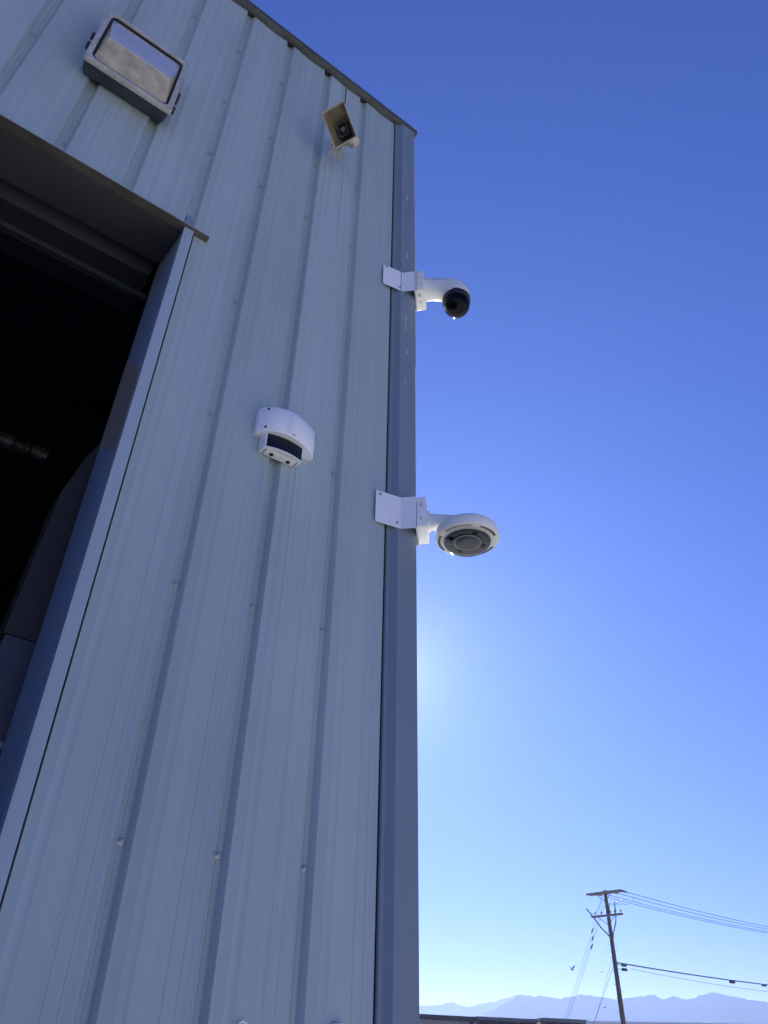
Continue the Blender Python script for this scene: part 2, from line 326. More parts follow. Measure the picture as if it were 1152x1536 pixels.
def strip_mesh(z0, z1, nseg=10, seed=0, cut=0.0):
    prof = strip_profile(); mb = MB(); vs = []; fs = []
    if cut: prof = [(cut, DEEP * .8), (cut, .004), (cut + .0012, .0)] + [p for p in prof if p[0] > cut + .002]
    zs = [z0 + (z1 - z0) * k / nseg for k in range(nseg + 1)]
    if cut: zs = sorted(zs + [DOORZ + .002, DOORZ + .003])       # the jamb gap stops at the header
    for z in zs:
        for i, (x, y) in enumerate(prof):
            if cut and i < 3 and z > DOORZ + .0025: x, y = .0005 * i, 0.0
            w = 0.0012 * noise.noise((seed * 7.3, z * 0.8, x * 5)) * math.sin(math.pi * min(1, x / (PITCH - .062)))
            vs.append((x, y + w, z))
    n = len(prof); nseg = len(zs) - 1
    for k in range(nseg):
        for i in range(n - 1): fs.append((k * n + i, k * n + i + 1, (k + 1) * n + i + 1, (k + 1) * n + i))
    m2 = n * (nseg + 1)                              # back sheet gives the steel its thickness and blocks light
    vs += [(0, DEEP + .012, z0), (PITCH, DEEP + .012, z0), (PITCH, DEEP + .012, z1), (0, DEEP + .012, z1)]
    fs.append((m2, m2 + 3, m2 + 2, m2 + 1))
    mb.add(vs, fs); return mb.mesh('wall_panel', M['wall'], angle=20)
full = [strip_mesh(0, EAVE, 12, s) for s in range(4)]
above = [strip_mesh(DOORZ + .03, EAVE, 6, s + 10) for s in range(3)]
first = strip_mesh(0, EAVE, 12, 21, .0065)
G0 = 0.760
for k in range(-5, 3):                               # right lips at G0 + k * PITCH
    right = G0 + k * PITCH
    inst('wall_panel', (first if k == 0 else full[k % 4] if k > 0 else above[k % 3]), B, (right - PITCH, 0, 0))
for k in range(-16, -5): inst('wall_panel', above[k % 3], B, (G0 + (k - 1) * PITCH, 0, 0))
for k in range(-26, -16): inst('wall_panel', full[k % 4], B, (G0 + (k - 1) * PITCH, 0, 0))
XL = G0 - 27 * PITCH; XR = 1.772; DOORL = G0 - 17 * PITCH - .0
# last strip beside the corner: pan runs under the trim
me = MB(); pr = [(x, y) for x, y in strip_profile() if x <= .25] + [(.252, .004), (.256, .02)]
vs = [(x, y, z) for z in (0, EAVE) for x, y in pr]; n = len(pr)
me.add(vs, [(i, i + 1, n + i + 1, n + i) for i in range(n - 1)]); o = me.build('wall_panel', M['wall'], B, 20); o.location = (G0 + 2 * PITCH, 0, 0)
# corner trim in two lengths, the upper lapping over the lower
def corner_trim(z0, z1, e):
    outer = [(1.6355, .006), (1.6365, -.003 - e), (1.6395, -.006 - e), (1.6425, -.003 - e), (1.655, -.003 - e), (1.6585, -.005 - e), (1.677, -.029 - e), (1.680, -.031 - e), (1.786 + e, -.031 - e), (1.789 + e, -.028 - e), (1.789 + e, .14)]
    inner = [(1.785 + e, .14), (1.785 + e, -.026 - e), (1.682, -.026 - e), (1.659, 0.0 - e), (1.640, .0 - e), (1.640, .006)]
    mb = MB(); mb.prism(outer + inner, z0, z1); return mb.build('corner_trim', M['trim'], B, 30)
corner_trim(0, 4.62, 0.0); corner_trim(4.56, EAVE, 0.0022)
# screws
sc = MB(); sc.M = Matrix.Rotation(R(90), 4, 'X')
sc.lathe([(.0, .0), (.0085, .0), (.0085, .0018), (.0055, .0028), (.0055, .0068), (.004, .0078), (.0, .0078)], 10)
SCR = sc.mesh('screw', M['screw'], 30)
for x, z in ((.7335, 1.978), (1.0395, 1.9786), (1.351, 1.9768), (.7345, 2.8285), (.7325, 3.6436), (1.349, 3.6258), (.7325, 4.3753), (.7315, 5.8926), (.7315, 5.3702), (.423, 5.3719),
             (1.036, 5.3573), (1.3475, 5.3438), (-.505, 5.4107), (.117, 6.6091), (-.188, 4.7735), (.4235, 5.9429), (.423, 6.5822), (.7305, 6.5701), (1.039, 3.633), (1.351, 2.838), (1.040, 2.84), (1.04, 5.92), (1.35, 6.0), (1.35, 6.58), (1.04, 6.58), (.117, 5.377), (-.188, 6.59)):
    inst('screw', SCR, B, (x, DEEP - .001, z), (0, random.uniform(0, 1), 0), (1.25, 1.25, 1.25))
for z in (6.511, 5.7856, 4.9, 4.2653, 2.9303, 3.6, 2.2): inst('screw', SCR, B, (1.648, -.003, z), (0, random.random(), 0), (.5, .5, .5))
# eave: fascia with a lip that sags between the grooves
ev = MB()
XE0, XE1, n = XL, 1.815, 260
vs = []; fs = []
for i in range(n + 1):
    x = XE0 + (XE1 - XE0) * i / n
    ph = ((x - G0) / PITCH) % 1.0                    # 0 right after a groove .. 1 at its right lip
    sag = 0.020 * math.sin(math.pi * min(1, ph / .8)) ** 2 * (0.55 + 0.45 * ph) if x < 1.62 else 0
    sag += .002 * noise.noise((x * 2, 0, 0))
    z = 7.105
    vs += [(x, -.042, z + .030), (x, -.044, z + .012), (x, -.040, z + .005), (x, -.02 , z - .004 - sag * .5), (x, -.003, z - .006 - sag), (x, .0 , z + .02), (x, .03, z + .02), (x, .03, z + .030)]
for i in range(n):
    for j in range(8): fs.append((i * 8 + j, (i + 1) * 8 + j, (i + 1) * 8 + (j + 1) % 8, i * 8 + (j + 1) % 8))
fs += [tuple(range(8)), tuple(range(n * 8, n * 8 + 8))]
ev.add(vs, fs); ev.build('eave_trim', M['eave'], B, 40)
ev = MB(); ev.box((XL, -.04, 7.137), (1.812, 14.0, 7.152)); ev.build('roof', M['eave'], B)
e2 = MB(); e2.box((1.80, .033, 7.06), (1.818, 14.0, 7.134)); e2.build('rake_trim', M['eave'], B)
# other walls
w = MB(); w.box((1.745, .06, 0), (1.782, 14.0, 7.12)); w.build('end_wall', M['wall'], B)
w = MB(); w.box((XL - .04, .0, 0), (XL, 14.0, 7.12)); w.build('end_wall', M['wall'], B)
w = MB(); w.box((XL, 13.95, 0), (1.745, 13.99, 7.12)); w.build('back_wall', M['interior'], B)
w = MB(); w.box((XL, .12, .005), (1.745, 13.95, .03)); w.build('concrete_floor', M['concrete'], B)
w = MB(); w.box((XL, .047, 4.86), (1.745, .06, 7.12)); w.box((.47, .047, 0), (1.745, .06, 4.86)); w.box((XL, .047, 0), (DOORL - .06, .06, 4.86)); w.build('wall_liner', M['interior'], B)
# doorway: header, soffit, jambs
w = MB(); w.box((DOORL - .1, -.038, DOORZ + .0045), (.5235, -.001, DOORZ + .0085)); w.build('header_trim', M['jambfront'], B, bevel=.0006)
w = MB(); w.box((DOORL - .1, -.037, DOORZ), (.5225, .0, DOORZ + .004)); w.box((DOORL - .1, .0, DOORZ), (.402, .012, DOORZ + .05)); w.build('drip_flashing', M['drip'], B)
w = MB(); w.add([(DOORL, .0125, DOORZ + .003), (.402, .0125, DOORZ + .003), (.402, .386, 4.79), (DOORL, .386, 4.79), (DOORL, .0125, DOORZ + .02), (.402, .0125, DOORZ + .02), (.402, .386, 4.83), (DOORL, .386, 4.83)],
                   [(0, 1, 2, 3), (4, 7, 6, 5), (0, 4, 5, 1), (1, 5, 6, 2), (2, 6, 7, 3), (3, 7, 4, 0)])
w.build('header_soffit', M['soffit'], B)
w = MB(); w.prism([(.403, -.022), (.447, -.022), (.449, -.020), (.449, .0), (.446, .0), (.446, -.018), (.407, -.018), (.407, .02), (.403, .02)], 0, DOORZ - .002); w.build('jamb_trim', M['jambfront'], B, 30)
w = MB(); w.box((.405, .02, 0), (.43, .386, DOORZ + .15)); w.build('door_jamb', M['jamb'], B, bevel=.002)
w = MB(); w.M = Matrix(((0, 0, 1, 0), (1, 0, 0, 0), (0, 1, 0, 0), (0, 0, 0, 1))); w.prism([(.026, 3.27), (.384, 3.535), (.384, 4.05), (.10, 3.80), (.026, 3.66)], .4040, .4052); w.build('jamb_reflection', mat('painted_reflection', (.30, .25, .21), .6, var=.08, vscale=(5, 5, 5)), B)  # brown polygon paints sunlight reflected on the inner jamb face
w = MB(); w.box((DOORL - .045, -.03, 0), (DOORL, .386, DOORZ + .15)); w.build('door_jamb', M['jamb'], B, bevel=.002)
# rolled up door behind the header, guide column and bits seen inside
w = MB(); w.M = Matrix.Translation((0, .68, 5.10)) @ Matrix.Rotation(R(90), 4, 'Y')
prof = []
seg = 36
rings = []
for x in (DOORL, .40):
    rings.append([(-(.30 + (.012 if k % 3 == 0 else 0)) * math.sin(2 * math.pi * k / seg), (.30 + (.012 if k % 3 == 0 else 0)) * math.cos(2 * math.pi * k / seg), x) for k in range(seg)])
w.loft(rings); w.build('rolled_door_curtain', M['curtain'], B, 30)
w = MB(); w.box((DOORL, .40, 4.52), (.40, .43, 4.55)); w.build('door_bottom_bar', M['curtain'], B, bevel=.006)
w = MB(); zs = [(.285, 2.665), (.46, 2.665), (.46, 4.9), (.44, 4.9)]
w.M = Matrix(((1, 0, 0, 0), (0, 0, 1, 0), (0, 1, 0, 0), (0, 0, 0, 1)))
w.prism([(.3, 2.668), (.47, 2.662), (.47, 3.70), (.43, 3.66), (.375, 3.50), (.328, 3.30)], .45, .62); w.build('steel_column', M['steel'], B)  # upper outline tapered to stand in for light fading up the column
w = MB(); w.M = Matrix(((1, 0, 0, 0), (0, 0, 1, 0), (0, 1, 0, 0), (0, 0, 0, 1)))
w.prism([(.24, 0.0), (.47, 0.0), (.47, 2.652), (.306, 2.658)], .435, .62); w.build('column_plate', mat('grey_plate', (.055, .06, .068), .6, var=.2, vscale=(3, 3, 3)), B, bevel=.003)
inst('bolt', SCR, B, (.402, .434, 2.285), (0, 0, 0), (1.6, 1.6, 1.6))
w = MB(); w.box((.395, .41, 2.17), (.43, .434, 2.255)); w.build('latch_plate', M['rust'], B, bevel=.003)
for yy in (2.2, 4.2, 6.2, 8.2, 10.2, 12.2):
    w = MB(); w.box((XL, yy - .03, 6.78), (1.745, yy + .03, 7.0)); w.build('roof_purlin', M['steel'], B)
dt = tag(empty('air_duct', (0, 3.0, 5.22)), 'dull foil covered duct hanging in the dark inside the doorway', 'duct')
w = MB(); rings = []
for i in range(64):
    x = -4 + 4.45 * i / 63; r = .06 + .004 * (i % 2) + .006 * noise.noise((x * 4, 0, 0))
    rings.append([(x, (r + .010 * noise.noise((x * 14, k * .9, 0))) * math.cos(2 * math.pi * k / 16), (r + .010 * noise.noise((x * 14, k * .9, 3))) * math.sin(2 * math.pi * k / 16)) for k in range(16)])
w.loft(rings); w.build('duct_sleeve', M['foil'], dt, 50)
for x in (-.01, .2, .32):
    w = MB(); w.tube([(x, 0, -.07), (x, 0, .07)], .001, 4); rr = [(x, .069 * math.cos(a), .069 * math.sin(a)) for a in [2 * math.pi * k / 20 for k in range(21)]]
    w.tube(rr, .006, 5); w.build('hanger_strap', M['black'], dt)

# ------------------------------------------------------------------ floodlight above the door
FL = tag(empty('wall_floodlight', (-.0525, 0, 5.27)), 'large weathered square floodlight with hinged glass door above the doorway', 'floodlight')
fw_, fh = .4375, .512
XZ = Matrix(((1, 0, 0, 0), (0, 0, -1, 0), (0, 1, 0, 0), (0, 0, 0, 1)))       # local (x, y, z) -> (x, -z, y): y up, z out of the wall
def xz(at=(0, 0, 0)): return Matrix.Translation(at) @ XZ
w = MB(); w.M = xz((0, 0, fh / 2))
def ring(wd, h, r, z): return [(x, y, z) for x, y in rrect(wd, h, r)]
w.loft([ring(fw_, fh, .008, .092), ring(fw_, fh, .008, .112), ring(fw_ - .008, fh - .008, .008, .118), ring(fw_ - .05, fh - .05, .03, .116), ring(fw_ - .056, fh - .056, .028, .098), ring(fw_ - .056, fh - .056, .028, .092)], False, False)
w.add([], [])
w.build('door_frame', M['alu'], FL, 40)
w = MB(); w.M = xz((0, 0, fh / 2))
w.loft([ring(fw_ - .040, fh - .075, .012, .004), ring(fw_ - .026, fh - .055, .012, .020), ring(fw_ - .010, fh - .012, .012, .086), ring(fw_ - .004, fh - .006, .012, .0905), ring(fw_ - .03, fh - .03, .012, .0915)]); w.build('housing', M['darkhousing'], FL, 40)
for x in (-.13, .13):
    w = MB(); w.M = xz((0, 0, 0)); w.box((x - .05, .06, -.001), (x + .05, .40, .021)); w.build('wall_bracket', M['darkhousing'], FL, bevel=.003)
# bulging refractor: upper face, ridge, lower face
w = MB(); w.M = xz((0, 0, fh / 2))
a, b_ = (fw_ - .064) / 2, (fh - .064) / 2
yr, zr, z0 = -.045, .146, .098
vs = [(-a, -b_, z0), (a, -b_, z0), (a, b_, z0), (-a, b_, z0), (-a + .028, yr, zr), (a - .028, yr, zr), (-a + .03, b_ - .03, z0 + .012), (a - .03, b_ - .03, z0 + .012), (-a + .02, -b_ + .02, z0 + .012), (a - .02, -b_ + .02, z0 + .012)]
w.add(vs, [(0, 1, 9, 8), (8, 9, 5, 4), (0, 8, 4), (1, 5, 9), (0, 4, 3), (1, 2, 5)])
w.build('glass_refractor', M['glasslens'], FL, 25)
w = MB(); w.M = xz((0, 0, fh / 2)); w.add([(vs[i][0], vs[i][1], vs[i][2] + .0006) for i in (4, 5, 7, 6, 2, 3)], [(0, 1, 2, 3), (3, 2, 4, 5), (0, 3, 5), (1, 4, 2)]); w.build('upper_glass', M['upperglass'], FL, 25)
w = MB(); w.M = xz((0, 0, fh / 2)); w.tube([(-a + .026, yr, zr), (a - .026, yr, zr)], .0028, 6); w.build('refractor_ridge', M['upperglass'], FL)
w = MB(); w.M = xz((0, 0, fh / 2)); w.loft([ring(fw_ - .060, fh - .060, .028, .112), ring(fw_ - .072, fh - .072, .026, .112), ring(fw_ - .072, fh - .072, .026, .096)], False, False); w.build('gasket', M['black'], FL, 30)
for sx, zz in ((-1, .13), (-1, .23), (1, .06), (1, .16), (1, .2)):
    w = MB(); w.M = xz((sx * (fw_ / 2 + .006), 0, zz)); w.box((-.009, -.012, .075), (.009, .012, .108)); w.tube([(0, 0, .108), (0, 0, .114)], .006, 8); w.build('latch', M['darkhousing'], FL, bevel=.002)
for sx, zz in ((-1, .006), (1, .006), (-1, .506), (1, .506)):
    inst('screw', SCR, FL, (sx * (fw_ / 2 - .012), -.117, zz + (.006 if zz < .1 else -.006)), (0, 0, 0), (.55, .55, .55))

# ------------------------------------------------------------------ horn speaker
HS = tag(empty('horn_speaker', (1.16, 0, 6.16)), 'yellowed beige horn loudspeaker under the eave, mouth aimed down at the yard', 'horn speaker')
yaw, pit, rol, hw, hh = 1.0, .72, .15, .152, .232
nn = Vector((-math.sin(yaw) * math.cos(pit), -math.cos(yaw) * math.cos(pit), -math.sin(pit)))
r_ = -nn.cross(Vector((0, 0, 1))).normalized(); u_ = r_.cross(-nn)
if u_.z < 0: u_ = -u_
r2 = r_ * math.cos(rol) + u_ * math.sin(rol); u2 = -r_ * math.sin(rol) + u_ * math.cos(rol)
c0 = Vector((1.039, -.24, 5.998)) - HS.location
HM = Matrix(((r2.x, u2.x, nn.x, c0.x), (r2.y, u2.y, nn.y, c0.y), (r2.z, u2.z, nn.z, c0.z), (0, 0, 0, 1)))
def hr(s, z, rad=.2): return [(x, y, z) for x, y in rrect(hw * s, hh * s, min(hw * s, hh * s) * rad * .5, 3)]
w = MB(); w.M = HM
w.loft([hr(.24, -.20), hr(.30, -.175), hr(.42, -.13), hr(.60, -.085), hr(.80, -.042), hr(.96, -.012), hr(1.0, -.008, .12), hr(1.0, 0, .12), hr(.965, 0, .12), hr(.93, -.012, .12)], True, False)
w.build('horn_flare', M['horn'], HS, 35)
w = MB(); w.M = HM; w.loft([hr(.93, -.012, .12), hr(.77, -.045), hr(.57, -.088), hr(.42, -.118), hr(.40, -.12)], False, True); w.build('horn_throat', M['hornin'], HS, 35)
w = MB(); w.M = HM
for sx, sy, wx, wy in ((0, .04, .066, .006), (0, -.04, .066, .006), (-.03, 0, .006, .086), (.03, 0, .006, .086)): w.box((sx - wx / 2, sy - wy / 2, -.119), (sx + wx / 2, sy + wy / 2, -.070))
w.build('throat_collar', M['shedbrown'], HS, bevel=.001)
w = MB(); w.M = HM; w.lathe([(.0, -.119), (.02, -.119), (.02, -.085), (.012, -.072), (0, -.070)], 16); w.build('phase_plug', M['shedgrey'], HS)
w = MB(); w.M = HM; w.lathe([(0, -.295), (.030, -.295), (.038, -.288), (.040, -.215), (.034, -.20), (.028, -.195), (0, -.195)], 24); w.build('driver_case', M['horn'], HS)
w = MB(); w.box((-.048, -.004, -.035), (.05, 0, .16)); w.build('mounting_plate', M['horn'], HS, bevel=.0015)
tip = HM @ Vector((0, 0, -.25))
w = MB()
for s in (-1, 1):
    q = HM @ Vector((.0, s * .055, -.23)); base = Vector((s * .035, -.004, .06))
    for dz in (-.012, .012): pass
    w.tube([base, base.lerp(q, .5) + Vector((0, -.01, 0)), q], .008, 6)
w.build('swivel_bracket', M['horn'], HS)
w = MB(); w.M = HM; w.tube([(0, -.062, -.23), (0, .062, -.23)], .007, 8); w.build('pivot_bolt', M['screw'], HS)
for x, z in ((-.035, -.022), (.038, -.022), (.0, .14)): inst('screw', SCR, HS, (x, -.004, z), (0, .3, 0), (.7, .7, .7))
w = MB(); w.tube([tip + Vector((0, .01, .03)), tip + Vector((.03, .06, .02)), (.06, -.03, .2), (.03, -.008, .30), (.03, -.006, .9)], .003, 6); w.build('speaker_cable', M['cable'], HS)

# ------------------------------------------------------------------ door motion sensor
MS = tag(empty('motion_sensor', (1.0625, 0, 3.613)), 'white door sensor under a curved rain hood, with dark window and two round eyes', 'sensor')
hoodp = [(-.1445, 0), (-.1445, -.026), (-.137, -.040), (-.115, -.066), (-.078, -.087), (-.035, -.0965), (.005, -.0965), (.045, -.086), (.085, -.069), (.118, -.050), (.137, -.034), (.1445, -.022), (.1445, 0)]
def smooth_poly(p, it=2):
    for _ in range(it):
        q = [p[0]]
        for a, b in zip(p, p[1:]): q += [(a[0] * .75 + b[0] * .25, a[1] * .75 + b[1] * .25), (a[0] * .25 + b[0] * .75, a[1] * .25 + b[1] * .75)]
        p = q + [p[-1]]
    return p
hp = smooth_poly(hoodp)
w = MB()                                             # hood: skin with rounded lower edge, open recess below
def sc_(p, k, z): return [(x * k, y * k if y < -.001 else y, z) for x, y in p]
ic = lambda d, z: [(x - math.copysign(min(abs(x), d), x) if abs(x) > .1 else x * (1 - d / .14), min(y + d, 0) if y < -.001 else 0, z) for x, y in hp]
w.loft([[(x * .985, y * .97, z) for x, y in hp] if False else [(x, y, z) for x, y in hp] for z in (.004, .132)] , False, False)
w.loft([[(x, y, .004) for x, y in hp], [(x * .985, y * .965, .0) for x, y in hp], [(x * .93, y * .86, .0005) for x, y in hp]], False, True)
w.loft([[(x, y, .132) for x, y in hp], [(x * .985, y * .965, .137) for x, y in hp]], False, True)
w.build('rain_hood', M['white'], MS, 40)
w = MB(); lower = [(-.112, 0), (-.103, -.052), (.076, -.052), (.066, 0)]
bp_ = [(-.114, -.002), (-.106, -.050), (.074, -.052), (.064, -.002)]
w.prism([(x, y) for x, y in bp_], -.078, .010); w.build('sensor_body', M['cream'], MS, bevel=.004)
fx = [(-.0985, -.0515), (-.06, -.0625), (-.01, -.068), (.04, -.0625), (.071, -.0535)]
fx = smooth_poly(fx, 1)
w = MB(); w.loft([[(x, y, z) for x, y in fx] + [(x, y + .006, z) for x, y in reversed(fx)] for z in (-.070, .006)]); w.build('sensor_window', M['window'], MS, 40)
w = MB(); w.loft([[(x, y - .0025, z) for x, y in fx] + [(x, y + .008, z) for x, y in reversed(fx)] for z in (-.0775, -.0705)]); w.build('window_rim', M['cream'], MS, 40)
w = MB(); w.box((-.088, -.042, -.0795), (.052, -.006, -.0775)); w.build('eye_plate', M['cream'], MS, bevel=.0006)
for x, y in ((-.0585, -.026), (.0235, -.024)):
    w = MB(); w.lathe([(0, -.0845), (.0075, -.0845), (.0095, -.0825), (.0095, -.079), (0, -.079)], 20, (x, y, 0)); w.build('sensor_eye', M['black'], MS)
for x in (-.094, .058):
    w = MB(); w.box((x - .0015, -.044, -.0797), (x + .0015, -.008, -.0777)); w.build('seam', M['black'], MS)
cap = MB(); cap.M = Matrix.Rotation(R(90), 4, 'X'); cap.lathe([(0, 0), (.0058, 0), (.0058, .0012), (.0042, .0026), (0, .0026)], 12)
CAP = cap.mesh('screw', M['black'], 30)
for x, y, z, a in ((-.117, -.0635, .122, -.72), (-.119, -.0625, .018, -.72), (.1425, -.026, .122, 1.15), (.1425, -.026, .018, 1.15)):
    inst('screw', CAP, MS, (x, y, z), (0, 0, a))
w = MB(); w.box((-.006, -.099, .010), (.012, -.095, .0155)); w.build('maker_badge', M['grey'], MS, bevel=.0006)

# ------------------------------------------------------------------ corner brackets and security cameras
AX = Vector((1, -1, 0)).normalized(); LAT = Vector((1, 1, 0)).normalized()
def frame_at(o, z): return Matrix(((AX.x, LAT.x, 0, o[0]), (AX.y, LAT.y, 0, o[1]), (0, 0, 1, z), (0, 0, 0, 1)))
def corner_bracket(root, z0, z1, screws):
    O = root.location
    t = .003
    def pl(pts): return [(x - O.x, y - O.y) for x, y in pts]
    w = MB()
    a, b, c = Vector((1.563, -.0125, 0)), Vector((1.692, -.0345, 0)), Vector((1.743, -.0855, 0)); d = c + LAT * .158; e = d - AX * .072; f = e + Vector((0, .13, 0))
    path = [a, b, c, d, e, f]
    back = []
    off = [Vector((.0, t, 0)), Vector((-.001, t, 0)), (LAT * t - AX * t), (-LAT * t - AX * t), Vector((-t, .0, 0)), Vector((-t, 0, 0))]
    back = [p + q for p, q in zip(path, off)]
    w.prism(pl([(p.x, p.y) for p in path + back[::-1]]), z0 - O.z, z1 - O.z)
    w.build('corner_bracket', M['white'], root, 25)
    for x, z in screws:
        k = (x - 1.563) / .129; inst('bolt', SCR, root, (x - O.x, -.0125 - .022 * k - .0005 - O.y, z - O.z), (0, 0, -.17), (.85, .85, .85))
    w = MB()
    for s in (-1, 1): pass
ORG = Vector((1.80, -.030, 0))

# --- camera one: dome on a curved arm
C1 = tag(empty('security_camera', (ORG.x, ORG.y, 5.15)), 'white security camera with a black ball dome, upper of two on the building corner', 'security camera')
corner_bracket(C1, 5.148, 5.325, ((1.582, 5.309), (1.672, 5.172)))
w = MB(); w.M = frame_at((0, 0, 0), 0)
w.loft([[(x_, y_, z_ + .088) for y_, z_ in rrect(.158, .188, .012)] for x_ in (.0015, .047)] + [[(.053, y_ * .97, z_ * .97 + .088) for y_, z_ in rrect(.158, .188, .012)]]); w.build('junction_box', M['cream'], C1, 35)
w = MB(); w.M = frame_at((0, 0, 0), 0)
for z in (.045, .105): w.box((.013, -.0803, z), (.047, -.078, z + .0025))
w.box((.010, -.0805, -.004), (.0125, -.078, .180)); w.build('box_seam', M['grey'], C1)
w = MB(); w.M = frame_at((0, 0, 0), 0)
rr = []
def arm_ring(x, z, hy, hz, tilt):
    ct, st = math.cos(tilt), math.sin(tilt); out = []
    for k in range(28):
        a = 2 * math.pi * k / 28; y = math.cos(a); v = math.sin(a)
        y = math.copysign(abs(y) ** .75, y); v = math.copysign(abs(v) ** .75, v)
        out.append((x - v * hz * st, y * hy, z + v * hz * ct))
    return out
w.loft([arm_ring(.052, .088, .064, .074, 0), arm_ring(.062, .087, .058, .066, 0), arm_ring(.105, .082, .055, .062, 0), arm_ring(.150, .076, .058, .064, -.12), arm_ring(.190, .062, .066, .074, -.6), arm_ring(.222, .034, .075, .080, -1.15), arm_ring(.238, .000, .080, .082, -1.5), arm_ring(.240, -.030, .082, .082, -1.571)])
w.build('arm_housing', M['cream'], C1, 40)
w = MB(); w.M = frame_at((0, 0, 0), 0)
w.tube([(.056, -.0595, .122), (.105, -.0565, .116), (.150, -.0600, .110), (.185, -.066, .090)], .0018, 5); w.build('arm_seam', M['grey'], C1)
DC = Vector((.240, 0, -.055))
w = MB(); w.M = frame_at((0, 0, 0), 0) @ Matrix.Translation(DC)
w.lathe([(.0, .030), (.083, .030), (.084, .012), (.0835, -.004), (.079, -.008), (.0, -.008)], 40); w.build('dome_collar', M['black'], C1, 40)
w = MB(); w.M = frame_at((0, 0, 0), 0) @ Matrix.Translation(DC)
w.lathe([(.077, -.008), (.077, -.03)] + [(.077 * math.cos(R(a)), -.03 - .074 * math.sin(R(a))) for a in range(8, 90, 8)] + [(.0, -.104)], 40); w.build('clear_dome', M['smoked'], C1, 80)
w = MB(); w.M = frame_at((0, 0, 0), 0) @ Matrix.Translation(DC)
w.lathe([(0, -.008), (.066, -.008), (.066, -.035)] + [(.066 * math.cos(R(a)), -.035 - .058 * math.sin(R(a))) for a in range(10, 90, 10)] + [(0, -.093)], 28); w.build('camera_ball', M['black'], C1, 60)
w = MB(); w.M = frame_at((0, 0, 0), 0) @ Matrix.Translation(DC + Vector((-.035, -.03, -.055))) @ Matrix.Rotation(R(120), 4, 'Y'); w.lathe([(0, 0), (.017, 0), (.017, .034), (.012, .036), (0, .030)], 20); w.build('lens', M['window'], C1)
for y, r in ((-.04, .008), (.01, .006)):
    w = MB(); w.M = frame_at((0, 0, 0), 0); w.tube([(.026, y, -.005), (.026, y, -.011)], r, 8); w.build('screw', M['grey'], C1)

# --- camera two: flat round multi lens camera
C2 = tag(empty('security_camera', (ORG.x, ORG.y, 3.44)), 'white flat round security camera with wide clear bubble, lower of two on the corner', 'security camera')
corner_bracket(C2, 3.437, 3.615, ((1.584, 3.596), (1.674, 3.463)))
w = MB(); w.M = frame_at((0, 0, 0), 0)
w.loft([[(x_, y_, z_ + .088) for y_, z_ in rrect(.156, .172, .008)] for x_ in (.0015, .040)] + [[(.044, y_ * .97, z_ * .975 + .088) for y_, z_ in rrect(.156, .172, .008)]]); w.build('junction_box', M['white'], C2, 35)
for z in (.04, .12):
    for lo, hi in (((.020, -.0797, z), (.0235, -.077, z + .016)), ((.0435, -.055, z), (.0452, -.052, z + .016)), ((.0435, .05, z), (.0452, .053, z + .016))):
        w = MB(); w.M = frame_at((0, 0, 0), 0); w.box(lo, hi); w.build('box_slot', M['black'], C2)
w = MB(); w.M = frame_at((0, 0, 0), 0)
w.loft([arm_ring(.043, .078, .048, .054, 0), arm_ring(.052, .078, .046, .051, 0), arm_ring(.058, .077, .036, .042, 0), arm_ring(.075, .075, .034, .038, 0), arm_ring(.11, .072, .038, .034, 0), arm_ring(.16, .062, .05, .028, 0), arm_ring(.22, .045, .06, .02, 0)]); w.build('arm', M['cream'], C2, 40)
DC2 = Vector((.227, 0, -.040))
D2 = frame_at((0, 0, 0), 0) @ Matrix.Translation(DC2)
w = MB(); w.M = D2
w.lathe([(.0, .064), (.128, .060), (.138, .057), (.1435, .050), (.1455, .042), (.1455, .006), (.1435, .001), (.140, .0005), (.139, .010), (0, .010)], 64); w.build('disc_housing', M['cream'], C2, 35)
w = MB(); w.M = D2; w.lathe([(.1425, .0008), (.137, -.003), (.113, -.004), (.111, .0), (.110, .008), (.1425, .008)], 64); w.build('bottom_ring', M['ringgrey'], C2, 35)
w = MB(); w.M = D2; w.lathe([(.108, -.0045), (.113, -.0045), (.113, -.0075), (.110, -.009), (.107, -.0075)], 64); w.build('bubble_ring', M['grey'], C2, 40)
w = MB(); w.M = D2; w.lathe([(.1075, -.006)] + [(.1075 * math.cos(R(a)), -.006 - .054 * math.sin(R(a))) for a in range(6, 90, 6)] + [(.0, -.060)], 56); w.build('clear_bubble', M['bubble'], C2, 80)
w = MB(); w.M = D2; w.lathe([(.106, .008), (.105, -.004), (.07, -.006), (.066, -.012), (.056, -.012), (.054, -.004), (.0, -.004)], 48); w.build('lens_tray', mat('dark_lens_tray', (.016, .016, .02), .5, var=.2, vscale=(30, 30, 30), spec=.1), C2, 30)
w = MB(); w.M = D2; w.lathe([(.062, -.0055), (.0665, -.013), (.0555, -.013), (.054, -.006)], 48); w.build('tray_ring', M['cream'], C2, 30)
w = MB(); w.M = D2; w.lathe([(.0, -.004), (.047, -.004), (.047, -.020), (.043, -.024), (.0, -.024)], 40); w.build('centre_cap', M['grey'], C2, 30)
for k in range(4):
    a = k * math.pi / 2 + .5
    w = MB(); w.M = D2 @ Matrix.Translation((.082 * math.cos(a), .082 * math.sin(a), -.004)) @ Matrix.Rotation(a, 4, 'Z') @ Matrix.Rotation(R(30), 4, 'Y')
    w.lathe([(.0, 0), (.013, 0), (.012, -.010), (.009, -.012), (0, -.009)], 20); w.build('lens', M['window'], C2, 30)
w = MB(); w.M = D2
